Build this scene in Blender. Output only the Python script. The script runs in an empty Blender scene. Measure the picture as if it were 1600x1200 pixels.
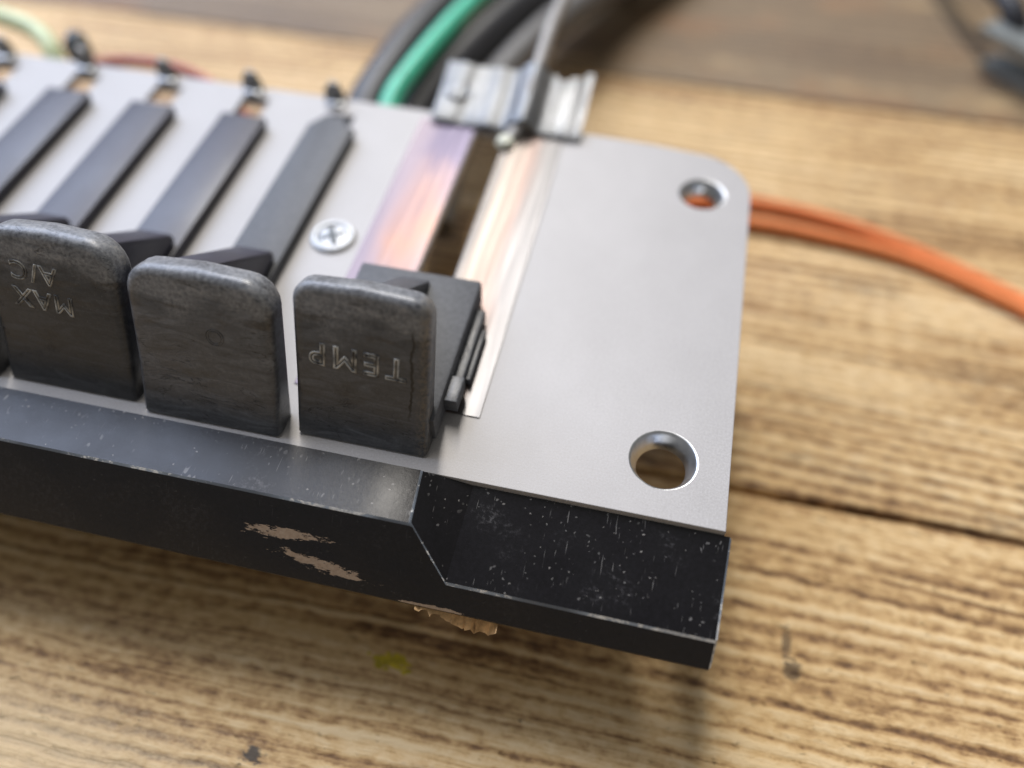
import bpy, bmesh, math, random
import numpy as np
from mathutils import Vector, Matrix

S = 0.001            # everything below is written in millimetres
H = 24.0             # plate top above the table (mm)
random.seed(7)
sc = bpy.context.scene
col = sc.collection

# ------------------------------------------------------------------ camera
cam = bpy.data.cameras.new('camera')
camo = bpy.data.objects.new('camera', cam); col.objects.link(camo); sc.camera = camo
pitch, yaw, roll = 0.92746592, -0.21875553, 0.00345437
fw = Vector((math.sin(yaw)*math.cos(pitch), math.cos(yaw)*math.cos(pitch), -math.sin(pitch)))
rt = Vector((math.cos(yaw), -math.sin(yaw), 0)); up = rt.cross(fw)
r2 = rt*math.cos(roll) + up*math.sin(roll); u2 = up*math.cos(roll) - rt*math.sin(roll)
m = Matrix((r2, u2, -fw)).transposed().to_4x4()
m.translation = Vector((-12.679, -39.244, 72.064 + H))*S
camo.matrix_world = m
cam.sensor_width = 36; cam.lens = 36*1265.8/1600
cam.clip_start = 0.002; cam.clip_end = 20
cam.dof.use_dof = True; cam.dof.focus_distance = 0.0830; cam.dof.aperture_fstop = 7.2
cam.dof.aperture_blades = 0

# ------------------------------------------------------------------ light
sc.view_settings.view_transform = 'Standard'; sc.view_settings.look = 'None'
sc.view_settings.exposure = 0.0; sc.view_settings.gamma = 1; sc.view_settings.use_curve_mapping = False
w = bpy.data.worlds.new('World'); sc.world = w; w.use_nodes = True
bg = w.node_tree.nodes['Background']; bg.inputs[0].default_value = (1.0, 0.975, 0.94, 1); bg.inputs[1].default_value = 0.23
def area(name, az, el, dist, sx, sy, power, color):
    L = bpy.data.lights.new(name, 'AREA'); L.shape = 'RECTANGLE'; L.size = sx; L.size_y = sy
    L.energy = power; L.color = color
    o = bpy.data.objects.new(name, L); col.objects.link(o)
    a, e = math.radians(az), math.radians(el)
    d = Vector((math.sin(a)*math.cos(e), math.cos(a)*math.cos(e), math.sin(e)))
    o.location = Vector((-0.03, 0.02, 0.024)) + d*dist
    o.rotation_euler = d.to_track_quat('Z', 'Y').to_euler()
    return o
area('window_light', -56, 38, 1.6, 1.4, 1.2, 34, (0.66, 0.76, 1.0))
area('ceiling_lamp', -15, 53, 1.8, 0.10, 1.3, 31, (1.0, 0.95, 0.88))

# ------------------------------------------------------------------ node helper
class G:
    def __init__(s, name):
        s.m = bpy.data.materials.new(name); s.m.use_nodes = True
        s.t = s.m.node_tree; s.b = s.t.nodes['Principled BSDF']
        tc = s.t.nodes.new('ShaderNodeTexCoord')
        s.P = s.vm('SCALE', tc.outputs['Object'], Scale=1000.0)      # object space in mm
    def put(s, sock, v):
        if isinstance(v, bpy.types.NodeSocket): s.t.links.new(v, sock)
        elif isinstance(v, (tuple, list)):
            n = len(sock.default_value); sock.default_value = tuple(v) + ((1,) if n == 4 and len(v) == 3 else ())
        else: sock.default_value = v
    def math(s, op, a, b=0.0, c=0.0, clamp=False):
        n = s.t.nodes.new('ShaderNodeMath'); n.operation = op; n.use_clamp = clamp
        for i, v in enumerate((a, b, c)): s.put(n.inputs[i], v)
        return n.outputs[0]
    def vm(s, op, a, b=None, Scale=None):
        n = s.t.nodes.new('ShaderNodeVectorMath'); n.operation = op; s.put(n.inputs[0], a)
        if b is not None: s.put(n.inputs[1], b)
        if Scale is not None: s.put(n.inputs['Scale'], Scale)
        return n.outputs['Value'] if op in ('LENGTH', 'DISTANCE') else n.outputs[0]
    def xyz(s, v=None):
        n = s.t.nodes.new('ShaderNodeSeparateXYZ'); s.put(n.inputs[0], v or s.P); return n.outputs
    def comb(s, x, y, z):
        n = s.t.nodes.new('ShaderNodeCombineXYZ')
        for i, v in enumerate((x, y, z)): s.put(n.inputs[i], v)
        return n.outputs[0]
    def noise(s, sc=(1, 1, 1), off=(0, 0, 0), detail=3, rough=.55, v=None, dist=0.0):
        p = s.vm('MULTIPLY_ADD', v or s.P, sc)
        s.t.nodes[-1].inputs[2].default_value = off
        n = s.t.nodes.new('ShaderNodeTexNoise'); s.put(n.inputs['Vector'], p)
        n.inputs['Scale'].default_value = 1; n.inputs['Detail'].default_value = detail
        n.inputs['Roughness'].default_value = rough; n.inputs['Distortion'].default_value = dist
        return n.outputs[0]
    def step(s, v, a, b):
        n = s.t.nodes.new('ShaderNodeMapRange'); n.interpolation_type = 'SMOOTHSTEP'
        s.put(n.inputs[0], v); s.put(n.inputs[1], a); s.put(n.inputs[2], b); return n.outputs[0]
    def lin(s, v, a, b, c, d):
        n = s.t.nodes.new('ShaderNodeMapRange'); s.put(n.inputs[0], v)
        for i, q in enumerate((a, b, c, d)): s.put(n.inputs[1+i], q)
        return n.outputs[0]
    def ramp(s, v, stops):
        n = s.t.nodes.new('ShaderNodeValToRGB'); s.put(n.inputs[0], v); e = n.color_ramp.elements
        while len(e) < len(stops): e.new(.5)
        for i, (p, c) in enumerate(stops): e[i].position = p; e[i].color = tuple(c) + (1,)
        return n.outputs[0]
    def mix(s, f, a, b):
        n = s.t.nodes.new('ShaderNodeMix'); n.data_type = 'RGBA'
        s.put(n.inputs[0], f); s.put(n.inputs[6], a); s.put(n.inputs[7], b); return n.outputs[2]
    def bump(s, h, strength=.5, dist=.1, nrm=None):
        n = s.t.nodes.new('ShaderNodeBump'); n.inputs['Strength'].default_value = strength
        n.inputs['Distance'].default_value = dist*S; s.put(n.inputs['Height'], h)
        if nrm: s.put(n.inputs['Normal'], nrm)
        return n.outputs[0]
    def out(s, color, rough=.5, metal=0.0, normal=None, spec=None, coat=None):
        s.put(s.b.inputs['Base Color'], color); s.put(s.b.inputs['Roughness'], rough); s.put(s.b.inputs['Metallic'], metal)
        if normal: s.put(s.b.inputs['Normal'], normal)
        if spec is not None: s.put(s.b.inputs['Specular IOR Level'], spec)
        if coat is not None: s.put(s.b.inputs['Coat Weight'], coat); s.b.inputs['Coat Roughness'].default_value = .25
        return s.m
M = {}

# galvanised steel plate
g = G('galvanised_steel')
fine = g.noise((4.5, 4.5, 4.5), detail=4, rough=.75); big = g.noise((.06, .05, .1), detail=4)
brush = g.noise((.5, 4.5, 1), detail=2)
sm = g.noise((.16, .11, .1), (8, 1, 0), detail=5, rough=.65)
c = g.ramp(g.math('ADD', g.math('ADD', g.math('MULTIPLY', big, .14), g.math('MULTIPLY', sm, .12)), g.math('MULTIPLY', fine, .74)), [(.28, (.28, .268, .262)), (.5, (.375, .362, .356)), (.72, (.49, .475, .468))])
scr = g.noise((.5, .09, .3), (3, 9, 0), detail=6, rough=.7, dist=1.5)
line = g.math('SUBTRACT', 1, g.step(g.math('ABSOLUTE', g.math('SUBTRACT', scr, .5)), .0, .006))
line = g.math('MULTIPLY', line, g.step(g.noise((.1, .1, .1), (7, 1, 2), detail=1), .62, .72))
c = g.mix(g.math('MULTIPLY', line, .5), c, (.2, .19, .19))
M['plate'] = g.out(c, g.lin(fine, .3, .7, .44, .62), .12, g.bump(g.math('ADD', fine, g.math('MULTIPLY', brush, .4)), .22, .07))

# polished wear track with reflected surroundings painted in as violet, orange and peach
g = G('reflection_tinted_track')
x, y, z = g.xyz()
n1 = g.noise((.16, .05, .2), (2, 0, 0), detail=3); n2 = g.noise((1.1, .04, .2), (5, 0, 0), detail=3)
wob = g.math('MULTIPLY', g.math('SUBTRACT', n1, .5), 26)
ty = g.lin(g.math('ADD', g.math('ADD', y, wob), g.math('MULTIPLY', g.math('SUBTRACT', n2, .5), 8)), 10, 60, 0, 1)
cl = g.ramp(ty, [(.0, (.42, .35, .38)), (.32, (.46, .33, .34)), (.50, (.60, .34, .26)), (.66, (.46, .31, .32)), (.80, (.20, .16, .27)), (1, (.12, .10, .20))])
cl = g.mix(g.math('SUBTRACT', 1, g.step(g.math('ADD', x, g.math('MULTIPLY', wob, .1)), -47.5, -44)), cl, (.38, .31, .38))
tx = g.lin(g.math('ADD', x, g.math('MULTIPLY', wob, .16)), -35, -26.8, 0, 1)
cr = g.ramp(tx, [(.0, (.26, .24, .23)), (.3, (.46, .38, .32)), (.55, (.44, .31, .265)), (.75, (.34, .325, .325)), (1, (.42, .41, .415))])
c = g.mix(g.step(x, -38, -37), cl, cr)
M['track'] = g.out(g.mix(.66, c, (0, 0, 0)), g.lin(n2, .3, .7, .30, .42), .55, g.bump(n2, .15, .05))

# shiny zinc
g = G('bright_zinc')
f1 = g.noise((.35, .35, .35), detail=4)
M['zinc'] = g.out(g.ramp(f1, [(.3, (.40, .41, .42)), (.7, (.60, .61, .62))]), g.lin(f1, .3, .7, .26, .46), .95, g.bump(f1, .3, .25))

g = G('dull_clamp_zinc'); f1 = g.noise((.35, .35, .35), detail=4)
M['clamp'] = g.out(g.ramp(f1, [(.3, (.30, .31, .32)), (.7, (.45, .455, .46))]), g.lin(f1, .3, .7, .34, .55), .6, g.bump(f1, .3, .25))

# black painted trim bar
def black(name, chips):
    g = G(name); x, y, z = g.xyz()
    f1 = g.noise((2.2, 2.2, 2.2), detail=5, rough=.7); lo = g.noise((.11, .16, .16), (1, 3, 0), detail=4)
    c = g.ramp(f1, [(.3, (.003, .0027, .0036)), (.75, (.009, .008, .0105))])
    # dust haze and specks
    ge = g.t.nodes.new('ShaderNodeNewGeometry'); upf = g.math('ADD', g.step(g.xyz(ge.outputs['True Normal'])[2], .70, .88), .10, clamp=True)
    c = g.mix(g.math('MULTIPLY', g.step(g.math('MULTIPLY', g.step(lo, .45, .72), g.step(f1, .38, .7)), .1, .9), g.math('MULTIPLY', upf, .55)), c, (.15, .145, .15))
    vo = g.t.nodes.new('ShaderNodeTexVoronoi'); vo.inputs['Scale'].default_value = 1
    g.put(vo.inputs['Vector'], g.vm('MULTIPLY', g.vm('ADD', g.P, g.comb(g.math('MULTIPLY', f1, 1.2), lo, f1)), (1.05, 1.05, 1.05)))
    sp = g.math('SUBTRACT', 1, g.step(vo.outputs['Distance'], .06, .14))
    sp = g.math('MULTIPLY', sp, g.step(g.noise((.14, .14, .14), (9, 4, 2), detail=3), .40, .54))
    sp = g.math('MULTIPLY', sp, g.step(g.noise((.9, .9, .9), (2, 4, 7), detail=0), .40, .52))
    c = g.mix(g.math('MULTIPLY', sp, g.math('MULTIPLY', upf, .8)), c, (.33, .31, .29))
    # scratches
    ln = None
    for sc_, of in (((6.5, .55, .55), (4, 2, 8)), ((2.2, 1.1, 5.0), (9, 5, 1))):
        q = g.step(g.noise(sc_, of, detail=0), .755, .81); ln = q if ln is None else g.math('MAXIMUM', ln, q)
    ln = g.math('MULTIPLY', ln, g.step(g.noise((.25, .25, .25), (3, 3, 9), detail=2), .46, .6))
    c = g.mix(g.math('MULTIPLY', ln, g.math('MULTIPLY', upf, .5)), c, (.27, .26, .25))
    rough = g.lin(lo, .3, .7, .26, .40)
    if chips:   # paint chipped off to the primer, each with its own torn outline
        rag = g.noise((.5, 1.6, 1.6), (0, 0, 3), detail=6, rough=.72)
        tot = None
        for cx, cz, lx, lz, sl in chips:
            dx = g.math('DIVIDE', g.math('SUBTRACT', x, cx), lx)
            dz = g.math('DIVIDE', g.math('SUBTRACT', z, g.math('MULTIPLY_ADD', g.math('SUBTRACT', x, cx), sl, cz)), lz)
            r = g.math('SQRT', g.math('ADD', g.math('MULTIPLY', dx, dx), g.math('MULTIPLY', dz, dz)))
            k = g.math('ADD', g.math('SUBTRACT', 1, r), g.math('MULTIPLY', g.math('SUBTRACT', rag, .5), 3.4))
            k = g.step(k, .10, .17)
            k = g.math('MULTIPLY', k, g.math('LESS_THAN', r, 1.6))
            tot = k if tot is None else g.math('MAXIMUM', tot, k)
        c = g.mix(tot, c, g.ramp(f1, [(.3, (.27, .19, .13)), (.7, (.40, .31, .23))]))
        rough = g.math('ADD', rough, g.math('MULTIPLY', tot, .4))
        nb = g.bump(tot, .5, -.1, g.bump(f1, .25, .06))
    else: nb = g.bump(f1, .25, .06)
    return g.out(c, rough, 0.0, nb, spec=.42)
M['black'] = black('chipped_black_paint', [(-43.3, -3.1, 4.2, .55, .05), (-38.7, -5.4, 4.9, .58, -.12), (-27.0, -7.05, 3.2, .22, 0)])

# bare worn edge
g = G('rubbed_edge')
e1 = g.noise((1.1, 1.1, 1.1), (0, 2, 0), detail=5, rough=.75); e2 = g.noise((.10, .10, .10), (6, 2, 0), detail=2)
k = g.step(g.math('ADD', g.math('MULTIPLY', e1, .5), g.math('MULTIPLY', e2, .5)), .51, .56)
c = g.mix(k, g.ramp(e2, [(.4, (.10, .115, .135)), (.6, (.30, .345, .40))]), g.ramp(e1, [(.4, (.30, .32, .34)), (.6, (.75, .74, .71))]))
M['edge'] = g.out(c, .38, 0.0, g.bump(e1, .5, .1))

# knob plastic
def knob_mat(name, crack, tone):
  g = G(name); x, y, z = g.xyz()
  st = g.noise((.16, .5, .75), detail=6, rough=.68, dist=1.2); f1 = g.noise((2.5, 2.5, 2.5), detail=5, rough=.72)
  bl = g.noise((.22, .3, .3), (4, 0, 0), detail=4)
  v = g.math('ADD', g.math('MULTIPLY', st, .72), g.math('MULTIPLY', f1, .28))
  c = g.ramp(v, [(.34, tuple(.038*tone*q for q in (.92, .98, 1.10))), (.50, tuple(.072*tone*q for q in (.92, .98, 1.10))), (.68, tuple(.135*tone*q for q in (.92, .98, 1.10)))])
  top = g.step(g.math('ADD', z, g.math('MULTIPLY', g.math('SUBTRACT', bl, .5), 9)), 12.0, 15.2)
  rub = g.ramp(g.math('ADD', g.math('MULTIPLY', f1, .6), g.math('MULTIPLY', st, .4)), [(.36, (.045, .047, .051)), (.46, (.13, .135, .145)), (.57, (.225, .23, .24)), (.74, (.40, .37, .31))])
  c = g.mix(g.math('MULTIPLY', top, 1.0), c, rub)
  br = g.math('MULTIPLY', g.step(g.noise((.16, .5, .6), (1, 7, 3), detail=4), .50, .66), g.math('MULTIPLY', g.step(z, 8.5, 11), g.math('SUBTRACT', 1, g.step(z, 13, 15))))
  c = g.mix(g.math('MULTIPLY', br, .75), c, g.ramp(f1, [(.35, (.022, .019, .016)), (.7, (.075, .060, .046))]))
  # dark gouges
  sc1 = g.noise((.13, .4, .42), (2.2, 5, 1), detail=5, rough=.6, dist=1.2)
  ln = g.math('SUBTRACT', 1, g.step(g.math('ABSOLUTE', g.math('SUBTRACT', sc1, .52)), .002, .011))
  ln = g.math('MULTIPLY', ln, g.step(g.noise((.22, .22, .22), (8, 3, 1), detail=2), .5, .6))
  c = g.mix(g.math('MULTIPLY', ln, .85), c, (.008, .008, .010))
  if crack:   # split running down beside the right-hand edge
    cw = g.math('ADD', g.math('SUBTRACT', x, 5.35), g.math('ADD', g.math('MULTIPLY', g.math('SUBTRACT', bl, .5), 1.6), g.math('MULTIPLY', g.math('SUBTRACT', f1, .5), .5)))
    cw = g.math('ADD', cw, g.math('MULTIPLY', g.math('SUBTRACT', z, 9), -.02))
    ck = g.math('MULTIPLY', g.math('SUBTRACT', 1, g.step(g.math('ABSOLUTE', cw), .05, .22)), g.math('MULTIPLY', g.step(z, 3.5, 6), g.math('SUBTRACT', 1, g.step(z, 13, 14))))
    ln = g.math('MAXIMUM', ln, ck)
    c = g.mix(ck, c, (.006, .006, .006))
    wb = g.math('MULTIPLY', g.step(x, 5.6, 6.4), g.step(f1, .42, .62))
    c = g.mix(g.math('MULTIPLY', wb, .6), c, (.17, .14, .105))
  # pale scuffs
  vo = g.noise((5, 5, 5), (3, 3, 3), detail=2)
  c = g.mix(g.math('MULTIPLY', g.step(vo, .66, .74), .22), c, (.25, .25, .24))
  h = g.math('SUBTRACT', g.math('ADD', f1, g.math('MULTIPLY', st, .4)), g.math('MULTIPLY', ln, 1.0))
  return g.out(c, g.lin(v, .35, .65, .28, .46), 0.0, g.bump(h, .28, .10), spec=.6)
M['knob'] = knob_mat('worn_charcoal_plastic', False, 1.0)
M['knob_temp'] = knob_mat('cracked_charcoal_plastic', True, 1.0)
M['knob_grey'] = knob_mat('rubbed_grey_plastic', False, 1.35)
M['knob_dark'] = knob_mat('dark_charcoal_plastic', False, .62)

g = G('pale_letter_edge')
f1 = g.noise((.75, .75, .75), (2, 1, 0), detail=3)
M['letter'] = g.out(g.ramp(f1, [(.36, (.06, .06, .062)), (.50, (.30, .30, .285)), (.66, (.55, .54, .50))]), .5)
g = G('faint_letter_edge')
M['faint'] = g.out(g.ramp(g.noise((1.5, 1.5, 1.5), detail=4), [(.4, (.035, .035, .038)), (.7, (.12, .118, .115))]), .45)

# lever arms: satin black
g = G('satin_black_lever')
f1 = g.noise((1.5, 1.0, 1.5), detail=4, rough=.7); lo = g.noise((.15, .08, .15), detail=3)
c = g.ramp(g.math('ADD', g.math('MULTIPLY', f1, .5), g.math('MULTIPLY', lo, .5)), [(.35, (.009, .008, .017)), (.7, (.030, .028, .050))])
M['lever'] = g.out(c, g.lin(lo, .3, .7, .42, .54), 0.0, g.bump(f1, .3, .06), spec=.7)
g = G('matte_grey_plastic'); f1 = g.noise((1.6, 1.6, 1.6), detail=4, rough=.7)
M['block'] = g.out(g.ramp(f1, [(.3, (.045, .048, .054)), (.7, (.085, .088, .096))]), .55, 0.0, g.bump(f1, .3, .08))

# wood
def wood(name, dirt, spots=()):
    g = G(name); x, y, z = g.xyz()
    oi = g.t.nodes.new('ShaderNodeObjectInfo')
    off = g.math('MULTIPLY', oi.outputs['Random'], 300.0)
    P = g.comb(g.math('ADD', x, off), g.math('ADD', y, off), 0.0)
    w1 = g.noise((.007, .022, 1), detail=1, v=P); w2 = g.noise((.10, .22, 1), (4, 0, 0), detail=3, v=P)
    u = g.math('ADD', g.math('ADD', y, g.math('MULTIPLY', w1, 11)), g.math('MULTIPLY', w2, 1.3))
    U = g.comb(g.math('ADD', g.math('MULTIPLY', x, .05), off), u, 0.0)
    r1 = g.noise((.12, .60, 1), detail=2, rough=.5, v=U)
    r2 = g.noise((.3, 1.8, 1), (7, 3, 0), detail=3, rough=.6, v=U)
    wave = g.math('MULTIPLY_ADD', g.math('SINE', g.math('MULTIPLY', u, 2*math.pi/2.05)), .5, .5)
    wave = g.math('POWER', wave, .7)
    msk = g.step(g.noise((.012, .035, 1), (11, 5, 0), detail=1, v=P), .30, .50)
    t = g.math('ADD', g.math('MULTIPLY', r1, .62), g.math('MULTIPLY', r2, .38))
    t = g.lin(t, .33, .66, 0, 1)
    t2 = g.math('ADD', g.math('MULTIPLY', t, .55), g.math('MULTIPLY', wave, .45))
    tt = g.math('ADD', g.math('MULTIPLY', t2, msk), g.math('MULTIPLY', t, g.math('SUBTRACT', 1, msk)))
    fib = g.noise((.25, 5.5, 1), detail=4, rough=.65, v=P); fl = g.noise((1.1, 2.2, 1), (3, 8, 0), detail=5, rough=.7, v=P)
    tf = g.math('ADD', tt, g.math('MULTIPLY', g.math('SUBTRACT', g.math('ADD', g.math('MULTIPLY', fib, .5), g.math('MULTIPLY', fl, .5)), .5), .75))
    bead = g.noise((9, .8, 1), (6, 6, 0), detail=3, rough=.62, v=U)
    tf = g.math('ADD', tf, g.math('MULTIPLY', g.math('SUBTRACT', bead, .5), 1.15))
    tf = g.math('ADD', tf, g.math('MULTIPLY', g.math('SUBTRACT', g.noise((.016, .06, 1), (13, 29, 0), detail=3, v=P), .47), 1.3))
    c = g.ramp(tf, [(.0, (.085, .040, .016)), (.24, (.205, .108, .043)), (.46, (.44, .268, .112)), (.68, (.64, .435, .205)), (1, (.76, .575, .33))])
    # ingrained grime, long along the grain
    gr = g.noise((.018, .075, 1), (20, 2, 0), detail=5, rough=.62, v=P)
    pit = g.noise((.35, .8, 1), (1, 12, 0), detail=4, rough=.7, v=P)
    gk = g.step(g.math('ADD', g.math('MULTIPLY', gr, .75), g.math('MULTIPLY', pit, .25)), .60 - dirt*.34, .70 - dirt*.20)
    c = g.mix(g.math('MULTIPLY', gk, .5 + dirt*.3), c, g.ramp(fl, [(.3, (.055, .038, .027)), (.7, (.165, .12, .083))]))
    pk = g.math('MULTIPLY', g.step(pit, .58, .70), g.step(fl, .46, .6))
    c = g.mix(g.math('MULTIPLY', pk, .6), c, (.085, .048, .028))
    blot = g.noise((.035, .06, 1), (31, 17, 0), detail=4, rough=.6, v=P)
    c = g.mix(g.math('MULTIPLY', g.step(blot, .52, .66), .12 + .5*dirt), c, (.30, .155, .070))
    hh = tf
    for sx, sy, rx, ry, colr, a in spots:
        dx = g.math('DIVIDE', g.math('SUBTRACT', x, sx), rx); dy = g.math('DIVIDE', g.math('SUBTRACT', y, sy), ry)
        r = g.math('SQRT', g.math('ADD', g.math('MULTIPLY', dx, dx), g.math('MULTIPLY', dy, dy)))
        k = g.step(g.math('ADD', g.math('SUBTRACT', 1, r), g.math('MULTIPLY', g.math('SUBTRACT', fl, .5), 2.2 if rx < 5 else 1.2)), .15 if rx < 5 else -.1, .5 if rx < 5 else .75)
        c = g.mix(g.math('MULTIPLY', k, a), c, colr)
    return g.out(c, g.lin(fl, .3, .7, .42, .62), 0.0, g.bump(g.math('ADD', hh, g.math('MULTIPLY', pk, -1)), .7, .33), spec=.4)

def plain(name, colr, rough=.45, var=.25, metal=0.0):
    g = G(name); f1 = g.noise((.9, .9, .9), detail=4)
    return g.out(g.ramp(f1, [(.3, tuple(v*(1-var) for v in colr)), (.7, tuple(v*(1+var) for v in colr))]), rough, metal, g.bump(f1, .2, .1))
M['hose'] = plain('black_rubber', (.022, .022, .026), .45)
M['greyhose'] = plain('grey_rubber', (.13, .125, .12), .5)
M['green'] = plain('green_vinyl', (.07, .52, .34), .38)
M['orange'] = plain('orange_vinyl', (.78, .24, .075), .42, .15)
M['sheath'] = plain('pale_grey_sheath', (.33, .315, .30), .45)
M['palegreen'] = plain('pale_green_vinyl', (.55, .62, .36), .42)
M['red'] = plain('dull_red_vinyl', (.45, .13, .09), .45)
M['tip'] = plain('cream_nylon', (.72, .72, .58), .4)
M['darkplug'] = plain('dark_plug_plastic', (.03, .04, .045), .45)
M['cast'] = plain('dull_cast_metal', (.23, .25, .25), .42, .25, .55)
M['housing'] = plain('grey_housing_steel', (.27, .265, .26), .5, .25, .2)
M['fibre'] = plain('torn_fibreboard', (.60, .38, .18), .9, .45)
M['yellow'] = plain('yellow_crayon', (.55, .43, .03), .7, .4)

# ------------------------------------------------------------------ mesh helpers
def link(name, me, parent=None, loc=(0, 0, 0), mats=()):
    o = bpy.data.objects.new(name, me); col.objects.link(o)
    o.location = Vector(loc)*S
    if parent: o.parent = parent
    for k in mats: me.materials.append(M[k])
    return o
def finish(bm, name, angle=35):
    bmesh.ops.recalc_face_normals(bm, faces=bm.faces)
    for v in bm.verts: v.co *= S
    me = bpy.data.meshes.new(name); bm.to_mesh(me); bm.free()
    for p in me.polygons: p.use_smooth = True
    me.set_sharp_from_angle(angle=math.radians(angle))
    return me
def empty(name, loc):
    o = bpy.data.objects.new(name, None); col.objects.link(o); o.location = Vector(loc)*S; o.empty_display_size = .01; return o
def tag(o, label, cat, group=None):
    o['label'] = label; o['category'] = cat
    if group: o['group'] = group
    return o
def box(bm, x0, x1, y0, y1, z0, z1, bev=0.0, seg=2):
    r = bmesh.ops.create_cube(bm, size=1); vs = r['verts']
    for v in vs: v.co = Vector((x0 if v.co.x < 0 else x1, y0 if v.co.y < 0 else y1, z0 if v.co.z < 0 else z1))
    if bev:
        es = list({e for v in vs for e in v.link_edges})
        bmesh.ops.bevel(bm, geom=es, offset=bev, segments=seg, profile=.5, affect='EDGES')
def prism(bm, outline, frame, depth, bev=0.0, seg=2):
    """closed outline (a, s) on a plane: frame = origin, A, Sdir, N; extruded back along -N"""
    o, A, U, N = frame
    f = [bm.verts.new(o + A*a + U*s) for a, s in outline]; b = [bm.verts.new(o + A*a + U*s - N*depth) for a, s in outline]
    n = len(f); fs = [bm.faces.new(f), bm.faces.new(b[::-1])]
    for i in range(n): fs.append(bm.faces.new((f[i], b[i], b[(i+1) % n], f[(i+1) % n])))
    if bev:
        es = [e for e in fs[0].edges] + [e for e in fs[1].edges]
        bmesh.ops.bevel(bm, geom=es, offset=bev, segments=seg, profile=.5, affect='EDGES')
def spline(pts, n=10):
    P = [Vector(p) for p in pts]; P = [2*P[0]-P[1]] + P + [2*P[-1]-P[-2]]; out = []
    for i in range(1, len(P)-2):
        a, b, c, d = P[i-1:i+3]
        for k in range(n):
            t = k/n; out.append(.5*((2*b) + (c-a)*t + (2*a-5*b+4*c-d)*t*t + (3*b-a-3*c+d)*t**3))
    out.append(P[-2]); return out
def tube(bm, pts, r, seg=14, n=10, cap=True):
    L = spline(pts, n); rings = []; nrm = None
    for i, p in enumerate(L):
        t = (L[min(i+1, len(L)-1)] - L[max(i-1, 0)]).normalized()
        if nrm is None: nrm = t.orthogonal().normalized()
        nrm = (nrm - t*nrm.dot(t)).normalized(); bi = t.cross(nrm)
        rr = r(i/(len(L)-1)) if callable(r) else r
        rings.append([bm.verts.new(p + (nrm*math.cos(a) + bi*math.sin(a))*rr) for a in [2*math.pi*k/seg for k in range(seg)]])
    for a, b in zip(rings, rings[1:]):
        for k in range(seg): bm.faces.new((a[k], a[(k+1) % seg], b[(k+1) % seg], b[k]))
    if cap: bm.faces.new(rings[0][::-1]); bm.faces.new(rings[-1])
def lathe(bm, c, prof, seg=40, close=False):
    rings = [[bm.verts.new(Vector(c) + Vector((r*math.cos(2*math.pi*k/seg), r*math.sin(2*math.pi*k/seg), z))) for k in range(seg)] for r, z in prof]
    pairs = list(zip(rings, rings[1:])) + ([(rings[-1], rings[0])] if close else [])
    for a, b in pairs:
        for k in range(seg): bm.faces.new((a[k], a[(k+1) % seg], b[(k+1) % seg], b[k]))
def curve_mesh(cu):
    o = bpy.data.objects.new('tmp', cu); col.objects.link(o)
    dg = bpy.context.evaluated_depsgraph_get(); dg.update()
    me = bpy.data.meshes.new_from_object(o.evaluated_get(dg))
    bpy.data.objects.remove(o); return me
def sheet(name, loops, thick, bev=.07):
    """flat sheet with holes from closed loops, top at z=0"""
    cu = bpy.data.curves.new(name, 'CURVE'); cu.dimensions = '2D'; cu.fill_mode = 'BOTH'
    cu.extrude = (thick/2 - bev)*S; cu.bevel_depth = bev*S; cu.bevel_resolution = 1; cu.offset = -bev*S
    for lp in loops:
        sp = cu.splines.new('POLY'); sp.points.add(len(lp)-1); sp.use_cyclic_u = True
        for p, (a, b) in zip(sp.points, lp): p.co = (a*S, b*S, 0, 1)
    me = curve_mesh(cu); me.name = name
    me.transform(Matrix.Translation((0, 0, -thick/2*S)))
    for p in me.polygons: p.use_smooth = True
    me.set_sharp_from_angle(angle=math.radians(35))
    me.materials.clear(); return me
def circ(cx, cy, r, n=40): return [(cx + r*math.cos(2*math.pi*k/n), cy + r*math.sin(2*math.pi*k/n)) for k in range(n)]
def rect(x0, x1, y0, y1): return [(x0, y0), (x1, y0), (x1, y1), (x0, y1)]

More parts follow.
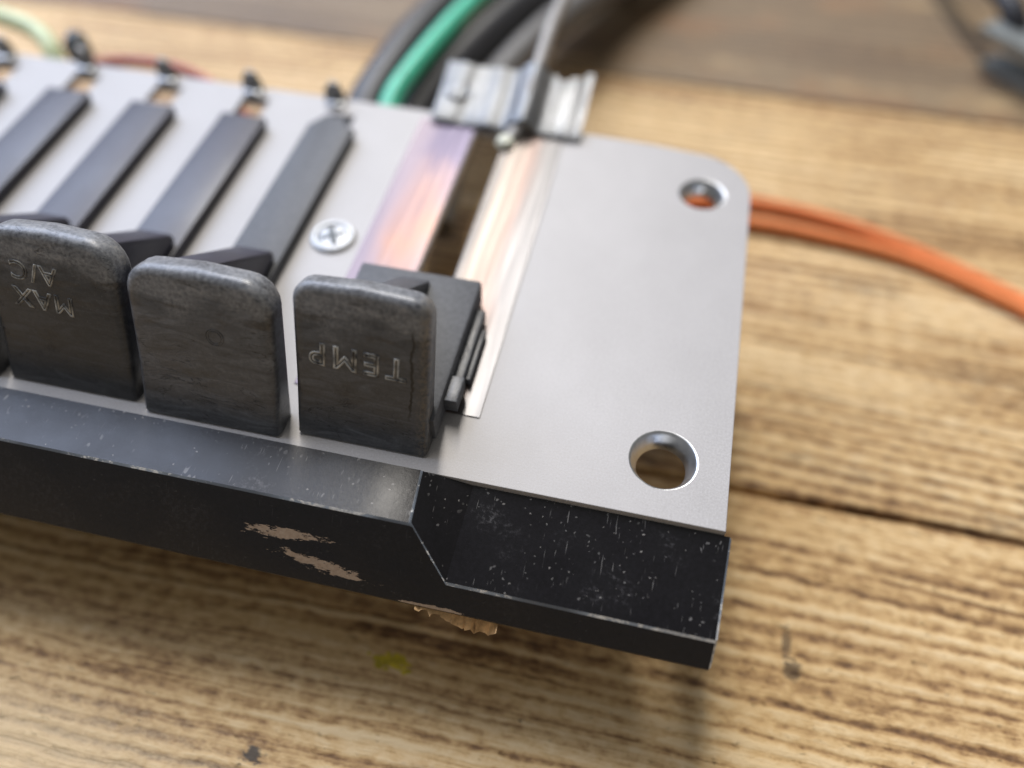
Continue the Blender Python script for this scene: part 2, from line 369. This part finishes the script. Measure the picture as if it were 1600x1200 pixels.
# ------------------------------------------------------------------ table (setting)
M['wood_clean'] = wood('weathered_pine', 0.0, [(-78, -11, 50, 11, (.68, .52, .31), .75), (13, 17.8, 1.5, 1.7, (.035, .02, .012), .75), (-45, -4.7, 1.7, 1.2, (.03, .028, .03), .9), (12.2, 21, .8, 3, (.05, .028, .015), .7), (-38, -7.5, 9, 2.5, (.25, .14, .065), .5), (-25, -2.5, 6, 1.2, (.22, .12, .06), .5)])
M['wood_mid'] = wood('weathered_pine_worn', .12)
M['wood_dark'] = wood('weathered_pine_stained', 1.0)
table = empty('table', (0, 0, 0)); table['kind'] = 'structure'
def plank(y0, y1, mk, seed):
    rnd = random.Random(seed); bm = bmesh.new(); n = 120; x0, x1 = -420, 330
    ya, yb = y0 + .22, y1 - .22; yc = (y0+y1)/2
    pr = [(ya, -18), (ya, -1.2), (ya+.12, -.35), (ya+.4, -.06), (ya+1.0, 0), (yb-1.0, 0), (yb-.4, -.06), (yb-.12, -.35), (yb, -1.2), (yb, -18)]
    ph = [rnd.uniform(0, 6) for _ in range(4)]; rows = []
    for i in range(n+1):
        x = x0 + (x1-x0)*i/n
        e = .16*math.sin(x*.05+ph[0]) + .10*math.sin(x*.17+ph[1]) + rnd.uniform(-.07, .07)
        e2 = .16*math.sin(x*.06+ph[2]) + .10*math.sin(x*.19+ph[3]) + rnd.uniform(-.07, .07)
        rows.append([bm.verts.new((x, y - yc + (e if k < 5 else e2)*(1 if k in (0, 1, 2, 7, 8, 9) else .5), z)) for k, (y, z) in enumerate(pr)])
    for a, b in zip(rows, rows[1:]):
        for k in range(len(pr)-1): bm.faces.new((a[k], b[k], b[k+1], a[k+1]))
        bm.faces.new((a[-1], b[-1], b[0], a[0]))
    bm.faces.new(rows[0][::-1]); bm.faces.new(rows[-1])
    return link('plank', finish(bm, 'plank', 50), table, (0, yc, 0), (mk,))
near_plank = plank(-61.5, 20.6, 'wood_clean', 1)     # centre y -20.45
plank(-155, -61.5, 'wood_mid', 2)
plank(20.6, 114.0, 'wood_mid', 3)
plank(114.0, 206, 'wood_dark', 4)
plank(206, 300, 'wood_mid', 5)
plank(300, 420, 'wood_dark', 6)
# crayon mark on the plank
bm = bmesh.new(); rr = random.Random(3)
for k in range(60):
    cx, cy = rr.gauss(0, 1.25), rr.gauss(0, .42); a = rr.uniform(.16, .4)
    vs = [bm.verts.new((cx + a*1.5*math.cos(t)*rr.uniform(.6, 1.2), cy + a*math.sin(t)*rr.uniform(.6, 1.2), .045 + k*.0012)) for t in [j*math.pi/3 for j in range(6)]]
    bm.faces.new(vs)
o = link('crayon_mark', finish(bm, 'crayon_mark'), near_plank, (-33, -12 + 20.45, .02), ('yellow',)); o['label'] = 'small yellow crayon smudge on the pale wood'

# ------------------------------------------------------------------ the panel
panel = tag(empty('climate_control_panel', (0, 0, H)), 'galvanised vehicle climate control panel with black trim bar, push levers and slider', 'control panel')
XL = -168.0
LX = [-59.4, -72.6, -86.8, -100.6, -114.6, -128.6, -142.6]
corner = [(0, 50.5)] + [(-8.2 + 8.2*math.cos(t), 50.9 + 8.2*math.sin(t)) for t in [math.radians(d) for d in range(6, 80, 8)]] + [(-9.5, 59.2), (-14, 59.7), (-30, 60.2)]
outer = [(XL, .5), (0, .5)] + corner + [(XL, 60.6)]
loops = [outer, circ(-6.9, 7.4, 3.55), circ(-6.4, 50.4, 3.05), circ(-52.0, 31.4, 2.35), rect(-39.6, -35.0, 12, 57.3)]
for i, lx in enumerate(LX): loops.append(rect(lx-3.3, lx+.9, 53.2, 57.6) if i else rect(lx-2.0, lx+1.6, 53.6, 56.6))
link('mounting_plate', sheet('mounting_plate', loops, 1.3), panel, mats=('plate',))

# flanged screw holes
for (cx, cy, r) in ((-6.9, 7.4, 3.55), (-6.4, 50.4, 3.05)):
    bm = bmesh.new()
    lathe(bm, (0, 0, 0), [(r+.10, .006), (r-.04, -.01), (r-.12, -.10), (r-.26, -.35), (r-.62, -1.0), (r-.85, -1.7), (r-.92, -2.1), (r-.62, -2.1), (r-.3, -1.35), (r+.3, -1.33)])
    link('hole_flange', finish(bm, 'hole_flange', 60), panel, (cx, cy, 0), ('zinc',))
# flush screw with cross recess
bm = bmesh.new()
lathe(bm, (0, 0, 0), [(2.95, .02), (2.85, .40), (2.5, .58), (2.1, .50), (1.85, .26), (1.2, .34), (.05, .36)], 36)
lathe(bm, (0, 0, 0), [(2.2, .0), (2.1, -2.2), (.05, -2.2)], 24)
scw = link('screw', finish(bm, 'screw', 40), panel, (-52.0, 31.4, 0), ('clamp',))
for a in (.5, .5 + math.pi/2):
    bm = bmesh.new(); box(bm, -1.6, 1.6, -.42, .42, .1, .40 + .004*a, .06, 1)
    o = link('recess', finish(bm, 'recess'), scw, (0, 0, 0), ('darkplug',)); o.rotation_euler.z = a

# polished slider track around the slot
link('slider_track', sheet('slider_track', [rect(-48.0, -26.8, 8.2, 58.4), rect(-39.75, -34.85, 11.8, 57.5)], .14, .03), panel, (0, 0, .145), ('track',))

# trim bar: raised middle, sloped right end
def bar():
    bm = bmesh.new()
    L = [(.45, .28), (-5.55, .30), (-5.76, .08), (-10.75, -7.15), (-10.7, -7.55), (-9.6, -7.75), (.45, -7.75)]
    Rr = [(.42, -.75), (-8.80, -4.42), (-9.0, -4.72), (-10.75, -7.15), (-10.7, -7.55), (-9.6, -7.75), (.45, -7.75)]
    xsL = [(XL, XL, XL)] + [(x, x, x) for x in range(-160, -36, 8)]
    rings = []
    for x in np.arange(XL, -33, 6.0): rings.append([(x, y, z) for y, z in L])
    rings.append([(-31.05, *L[0]), (-30.55, *L[1]), (-30.35, *L[2]), (-28.5, *L[3]), (-28.5, *L[4]), (-28.5, *L[5]), (-30, *L[6])])
    rings.append([(-30.82, .42, .20), (-30.3, -5.42, .20), (-30.12, -5.75, -.05)] + [(-28.2, *q) for q in L[3:6]] + [(-29.8, *L[6])])
    rings.append([(-25.5, *Rr[0]), (-26.2, *Rr[1]), (-26.1, *Rr[2])] + [(-26, *q) for q in Rr[3:6]] + [(-25.5, *Rr[6])])
    rings.append([(-25.35, *Rr[0]), (-26.0, *Rr[1]), (-25.9, *Rr[2])] + [(-25.8, *q) for q in Rr[3:6]] + [(-25.3, *Rr[6])])
    for x in np.arange(-20, .1, 5.0): rings.append([(x, *q) for q in Rr])
    rings.append([(.55, *q) for q in Rr])
    # tiny rounded right end
    cy, cz = -5, -4
    rings.append([(.72, cy + (y-cy)*.965, cz + (z-cz)*.955) for y, z in Rr])
    V = [[bm.verts.new(p) for p in r] for r in rings]
    iT = len([x for x in np.arange(XL, -33, 6.0)])
    for i, (a, b) in enumerate(zip(V, V[1:])):
        for k in range(7):
            f = bm.faces.new((a[k], b[k], b[(k+1) % 7], a[(k+1) % 7]))
            worn = k == 1 or (i == iT and k < 2) or (k == 3 and i % 2 == 99) or i == len(V)-2
            f.material_index = 1 if worn else 0
    bm.faces.new(V[0][::-1]); bm.faces.new(V[-1])
    return link('trim_bar', finish(bm, 'trim_bar', 22), panel, mats=('black', 'edge'))
bar()
# torn fibreboard under the bar
bm = bmesh.new(); rr = random.Random(5)
n = 26; up_, dn = [], []
for i in range(n):
    t = i/(n-1); x = -29.2 + 8.8*t
    dep = (2.6*min(1, t*1.5)*(1 if t < .9 else (1-t)/.1*.8+.2) + rr.uniform(-.28, .28))*1.0
    up_.append((x, -9.0 - rr.uniform(0, .1), -7.5)); dn.append((x + rr.uniform(-.12, .12), -11.0 - .35*t + rr.uniform(-.2, .2), -7.55 - max(.15, dep)))
for sft, q in ((0, 0), (1.2, .35), (2.2, .7)):
    a = [bm.verts.new((p[0], p[1] + sft, p[2] - q*.0)) for p in up_]; b = [bm.verts.new((p[0] + rr.uniform(-.2, .2), p[1] + sft + rr.uniform(-.15, .15), p[2] + rr.uniform(0, .5))) for p in dn]
    c2 = [bm.verts.new((p[0], p[1] + sft + .5, p[2])) for p in dn]
    for i in range(n-1): bm.faces.new((a[i], a[i+1], b[i+1], b[i])); bm.faces.new((b[i], b[i+1], c2[i+1], c2[i])); bm.faces.new((c2[i], c2[i+1], a[i+1], a[i]))
o = link('fibreboard_scrap', finish(bm, 'fibreboard_scrap', 20), panel, mats=('fibre',)); o['label'] = 'torn tan fibreboard edge poking out under the bar'
# hidden housing the plate stands on
bm = bmesh.new(); box(bm, -160, -54, 14, 50, -H + .02, -1.32, .6)
link('housing', finish(bm, 'housing'), panel, mats=('housing',))

# ---- knobs
def knob_frame(xc, y0, ln, z0=.2):
    U = Vector((0, ln, 1)).normalized(); A = Vector((1, 0, 0)); N = A.cross(U)
    return Vector((0, y0 + ln*z0, z0)), A, U, N
def knob_outline(wd, ht, r, bulge=.25):
    h = wd/2; p = [(-h+.2, 0), (h-.2, 0), (h, .25)]
    p += [(h, ht*.4), (h-.05, ht-r-1)]
    p += [(h-r+r*math.cos(t)-.05, ht-r+r*math.sin(t)) for t in [math.radians(a) for a in range(0, 91, 15)]]
    p += [(0, ht+bulge)]
    p += [(-h+r+r*math.cos(t)+.05, ht-r+r*math.sin(t)) for t in [math.radians(a) for a in range(90, 181, 15)]]
    p += [(-h+.05, ht-r-1), (-h, ht*.4), (-h, .25)]
    return p
def make_knob(parent, xc, wd, ht, y0, ln, thick, r, mk='knob', bev=1.0, bevb=.6):
    bm = bmesh.new(); o, A, U, N = knob_frame(xc, y0, ln); rings = []
    prof = [(bev*(1-math.cos(t)), -bev*(1-math.sin(t))) for t in [math.radians(a) for a in (90, 72, 54, 36, 18, 0)]]
    prof += [(bevb*(1-math.cos(t)), -(thick - bevb*(1-math.sin(t)))) for t in [math.radians(a) for a in (0, 22, 45, 67, 90)]]
    for ins, dep in prof:
        lift = 0; ol = knob_outline(wd - 2*ins, ht - ins - lift, max(r - ins, .3))
        o0 = knob_outline(wd, ht, r)
        rings.append([bm.verts.new(o + A*(b_[0] + (a - b_[0])*q_) + U*s_ + N*(dep*(q_ if dep > -bev else 1))) for (a, s_), b_ in zip(ol, o0) for q_ in [min(1, .3 + .7*max(0, s_)/6)]])
    n = len(rings[0])
    for a, b in zip(rings, rings[1:]):
        for k in range(n): bm.faces.new((a[k], a[(k+1) % n], b[(k+1) % n], b[k]))
    bm.faces.new(rings[0]); bm.faces.new(rings[-1][::-1])
    return link('knob', finish(bm, 'knob', 50), parent, (xc, 0, 0), (mk,))
def letter(parent, xc, y0, ln, txt, size, a, s, spacing=1.0, mk='letter', wire=.13, tilt=0.0, name='lettering', sx=1.0):
    cu = bpy.data.curves.new('t', 'FONT'); cu.body = txt; cu.size = size*S; cu.align_x = 'CENTER'; cu.align_y = 'CENTER'
    cu.space_character = spacing; cu.fill_mode = 'NONE'; cu.bevel_depth = wire*S; cu.bevel_resolution = 1; cu.resolution_u = 4
    me = curve_mesh(cu); me.materials.clear()
    o_, A, U, N = knob_frame(xc, y0, ln)
    R3 = Matrix((-A, -U, N)).transposed().to_4x4() @ Matrix.Rotation(tilt, 4, 'Z') @ Matrix.Diagonal((sx, 1, 1, 1))
    R3.translation = (o_ + A*a + U*s + N*.005)*S
    me.transform(R3)
    for p in me.polygons: p.use_smooth = True
    me.name = name
    return link(name, me, parent, (xc, 0, 0), (mk,))

# slider with its knob
slider = empty('temperature_slider', (0, 0, 0)); slider.parent = panel
slider['label'] = 'black slider block with upright knob lettered TEMP over the slot'
make_knob(slider, -38.0, 14.1, 17.7, 2.0, .395, 2.7, 2.1, mk='knob_temp', bev=.85)
letter(slider, -38.0, 2.0, .395, 'TEMP', 3.5, -.25, 10.2, 1.32, tilt=-.035, sx=1.0)
bm = bmesh.new()
box(bm, -45.1, -30.45, 4.2, 24.5, .4, 3.9, .35, 2)
link('slider_block', finish(bm, 'slider_block'), slider, mats=('block',))
bm = bmesh.new()
fr = (Vector((-36.2, 0, 0)), Vector((0, 1, 0)), Vector((0, 0, 1)), Vector((1, 0, 0)))
prism(bm, [(5.5, 3.5), (22.8, 3.5), (22.8, 4.3), (10.2, 14.6), (8.6, 14.0)], fr, 3.6, .25, 2)
link('gusset', finish(bm, 'gusset'), slider, mats=('block',))
for (x0, x1, y0, y1, z0, z1) in ((-30.6, -29.35, 9.5, 21.6, .38, 2.2), (-29.5, -28.75, 12.0, 19.5, .40, 1.35), (-30.6, -29.0, 7.6, 11.0, 1.3, 3.1)):
    bm = bmesh.new(); box(bm, x0, x1, y0, y1, z0, z1, .15, 2); link('guide_clip', finish(bm, 'guide_clip'), slider, mats=('knob',))

# push levers
knobs = [(-54.5, 15.5, 17.4, 1.0, .40), (-71.35, 15.3, 18.0, 1.9, .42), (-88.0, 15.3, 18.4, 1.7, .41), (-104.5, 15.3, 18.4, 1.7, .41), (-121, 15.3, 18.4, 1.7, .41)]
words = [[('O', 2.6, 1.6, 10.9, 'faint', .05)], [('MAX', 2.9, -1.15, 10.55, 'letter', .10), ('A/C', 2.9, -1.7, 13.6, 'letter', .09)], [], [], []]
lab = ['push lever whose knob bears one faint worn letter, beside the slider', 'push lever whose knob is lettered MAX A/C', 'push lever with plain worn knob, first beyond the MAX A/C one', 'push lever, second beyond the MAX A/C one', 'push lever, third beyond the MAX A/C one']
for i in range(5):
    lx = LX[i]; kx, kw, kh, ky, kl = knobs[i]
    lv = empty('push_lever', (0, 0, 0)); lv.parent = panel; lv['label'] = lab[i]
    make_knob(lv, kx, kw, kh, ky, kl, 3.2, 3.0 if i != 1 else 3.4, mk=('knob_grey', 'knob_dark', 'knob_dark', 'knob', 'knob')[i], bev=1.0)
    for (t, sz, a, s, mk, wr) in words[i]:
        letter(lv, kx, ky, kl, t, sz, a, s, 1.18, mk, wr, tilt=-.06)
    bm = bmesh.new(); hw = 3.35
    if i == 0:
        fr = (Vector((lx, 0, 1.7)), Vector((1, 0, 0)), Vector((0, 1, 0)), Vector((0, 0, 1)))
        prism(bm, [(-hw, 5), (hw, 5), (hw, 51.5), (1.6, 51.9), (1.4, 54), (-1.6, 54), (-hw, 51.2)], fr, 1.4, .2, 2)
    else: box(bm, lx-hw, lx+hw, 5, 50.9 + .3*(i % 2), .25, 1.7, .2, 2)
    link('lever_arm', finish(bm, 'lever_arm'), lv, mats=('lever' if i else 'block',))
    bm = bmesh.new()
    fr = (Vector((lx + hw - .5, 0, 0)), Vector((0, 1, 0)), Vector((0, 0, 1)), Vector((1, 0, 0)))
    prism(bm, [(5.5, 2.0), (24.5, 2.0), (24.3, 3.2), (11.5, 13.0), (8.6, 12.6)], fr, 4.6, .3, 2)
    link('gusset', finish(bm, 'gusset'), lv, mats=('lever',))
# rear spring tabs
for i, lx in enumerate(LX):
    bm = bmesh.new()
    fr = (Vector((lx - 2.6, 59.2, .02)), Vector((1, 0, 0)), Vector((0, 0, 1)), Vector((0, -1, 0)))
    prism(bm, [(-1.5, -.6), (1.5, -.6), (1.5, 1.2), (.7, 3.0), (-.5, 3.2), (-1.5, 1.6)], fr, .9, .15, 1)
    link('spring_tab', finish(bm, 'spring_tab'), panel, mats=('housing',))
    bm = bmesh.new(); box(bm, lx-3.2, lx-.9, 57.8, 59.0, -.2, .75, .2, 2); link('lever_stop', finish(bm, 'lever_stop'), panel, mats=('zinc',))

# cable clamp bracket at the back
bm = bmesh.new(); prof = []
for k in range(45):
    x = -46.5 + 22*k/44
    z = .55 + .35*math.sin(k*.5) * .3
    d = abs(x + 33.2)
    z += .10*math.sin(x*.8) + .05*math.sin(x*2.3 + 1)
    if d < 2.4: z += 1.9*math.cos(d/2.4*math.pi/2)**.8
    prof.append((x, z))
rows = []
for j, (y, dz, sx) in enumerate(((57.9, -.25, 1), (57.6, .15, 1), (58.2, .45, 1), (61, .8, 1), (64.5, 1.5, 1), (68.6, 2.6, 1))):
    rows.append([bm.verts.new((x*1.0, y + (1.6 if (j == 5 and x > -26) else 0) - (.9 if (j == 5 and -30 < x < -27.5) else 0), z + dz + (0.9*math.exp(-((x+43)**2+(y-66)**2)/4)))) for x, z in prof])
for a, b in zip(rows, rows[1:]):
    for k in range(44): bm.faces.new((a[k], a[k+1], b[k+1], b[k]))
bmesh.ops.solidify(bm, geom=bm.faces[:], thickness=.7)
clampo = link('cable_clamp', finish(bm, 'cable_clamp', 45), panel, mats=('clamp',))
bm = bmesh.new(); lathe(bm, (0, 0, 0), [(0.05, -.35), (.9, -.3), (1.25, .0), (1.75, .15), (2.1, -.1), (2.2, -.8)], 24)
o = link('rivet', finish(bm, 'rivet', 50), panel, (-43.8, 63.5, 2.0), ('zinc',))

# ------------------------------------------------------------------ cables and wires
def cable(name, pts, r, mk, label, cat, group=None, seg=16):
    base = Vector(pts[0]); bm = bmesh.new(); tube(bm, [Vector(p) - base for p in pts], r, seg, 12)
    o = link(name, finish(bm, name, 60), None, (base.x, base.y, base.z + H), (mk,))
    tag(o, label, cat, group); return o
cable('control_cable', [(-34.6, 55.2, .2), (-33.8, 57.4, .7), (-33.2, 60, 1.5), (-33.0, 68, 3.6), (-32.6, 90, 4.5), (-30, 130, 0), (-20, 190, -14), (10, 260, -22.6)], 1.0, 'sheath', 'pale grey control cable running through the clamp into the slot', 'cable')
bm = bmesh.new(); lathe(bm, (0, 0, 0), [(.05, 1.1), (1.0, .8), (1.35, 0), (1.0, -.8), (.05, -1.1)], 18)
o = link('cable_end', finish(bm, 'cable_end'), bpy.data.objects['control_cable'], (-.1, -.4, .2), ('tip',)); o['label'] = 'cream nylon tip on the cable'
G1 = 'black hoses running out behind the panel'
cable('vacuum_hose', [(-60, 52, -15), (-61.5, 64, -11), (-61.5, 76, -8.5), (-57.5, 104, -8.5), (-46, 140, -12), (-20, 190, -19.8), (20, 240, -19.8)], 4.1, 'hose', 'thick black hose curving along the outer side of the green tube', 'hose', G1)
cable('vacuum_hose', [(-54, 52, -16), (-55, 66, -13), (-53.5, 80, -10.5), (-45.5, 108, -10), (-34, 140, -13), (-8, 190, -19.8), (32, 236, -19.8)], 4.0, 'hose', 'thick black hose between the green tube and the grey hose', 'hose', G1)
cable('vacuum_hose', [(-46, 54, -17), (-47, 68, -14), (-45, 84, -12), (-37.5, 110, -12), (-25, 140, -15), (2, 188, -20.8), (44, 228, -20.8)], 3.1, 'greyhose', 'grey hose passing behind the cable clamp', 'hose')
cable('vacuum_tube', [(-56, 54, -9), (-56.8, 66, -6), (-56, 76, -4.6), (-50.4, 104, -4.6), (-40, 138, -7.5), (-14, 190, -14.5), (26, 240, -14.5)], 1.75, 'green', 'bright green tube lying on the black hoses', 'tube')
GW = 'orange wires on the table'
for dy, dx, lb in ((0, 0, 'orange insulated wire, the far one of the pair leaving under the plate'), (-5.2, 0, 'orange insulated wire, the near one of the pair leaving under the plate')):
    cable('orange_wire', [(-22, 72.5 + dy, -22.75), (-4, 77.3 + dy, -22.75), (6, 78.4 + dy, -22.75), (18, 76.9 + dy*.9, -22.75), (30, 72.9 + dy*.55, -22.75), (42, 67.2 + dy*.45, -22.75), (52, 60.8 + dy*.45, -22.75), (75, 42 + dy, -22.75), (110, 30 + dy*1.6, -22.85)], 1.05, 'orange', lb, 'wire', GW)
cable('pale_green_wire', [(-160, 80, -9), (-142, 75.5, -2), (-126, 70.0, 0), (-117, 67, .2), (-111.6, 63, -1), (-109.5, 58, -6), (-109, 50, -9)], 1.5, 'palegreen', 'pale green wire arching behind the far levers', 'wire')
cable('red_wire', [(-116, 58, -8), (-108, 63, -3.2), (-100, 66.0, -2.6), (-88, 64.8, -2.6), (-78, 60.0, -6), (-70, 54, -12)], .9, 'red', 'thin dull red wire along the back edge of the plate', 'wire')
bm = bmesh.new(); box(bm, -1.5, 1.5, -1.8, 1.8, 0, 4.6, .4, 2); box(bm, -1.0, 1.0, -1.2, 1.2, 4.5, 5.6, .3, 2)
plug = link('plug', finish(bm, 'plug'), None, (-110, 66.8, H - 5), ('darkplug',)); plug.rotation_euler.z = .3
tag(plug, 'small dark plug behind the far end of the plate', 'plug')

# clamp with cable lying far back on the table
clip = tag(empty('metal_clip', (53.5, 132.5, 0)), 'dull grey metal clip on the stained plank', 'clip')
clip.rotation_euler.z = math.radians(-38)
bm = bmesh.new()
fr = (Vector((0, 0, 9)), Vector((1, 0, 0)), Vector((0, 1, 0)), Vector((0, 0, 1)))
prism(bm, [(-7, -4), (2, -5), (26, -8), (27, 3), (8, 5), (4, 9), (-1, 9), (-6, 3)], fr, 2.0, .5, 2)
link('jaw', finish(bm, 'jaw'), clip, mats=('cast',))
bm = bmesh.new()
fr = (Vector((0, 0, 2.5)), Vector((1, 0, 0)), Vector((0, 1, 0)), Vector((0, 0, 1)))
prism(bm, [(-4, -3), (24, -6), (25, 2), (6, 4), (-3, 3)], fr, 2.4, .5, 2)
link('jaw', finish(bm, 'jaw'), clip, mats=('cast',))
bm = bmesh.new(); lathe(bm, (8, -1, 0), [(.1, 11), (2.2, 11), (2.6, 10), (2.6, 2), (.1, 2)], 20)
link('pivot', finish(bm, 'pivot'), clip, mats=('darkplug',))
cable('black_lead', [(54, 134, -18), (51.5, 137, -13.5), (48, 146, -12.5), (43, 163, -17), (38, 200, -21.6), (42, 250, -21.6)], 2.3, 'hose', 'black lead running from the grey metal clip', 'cable')
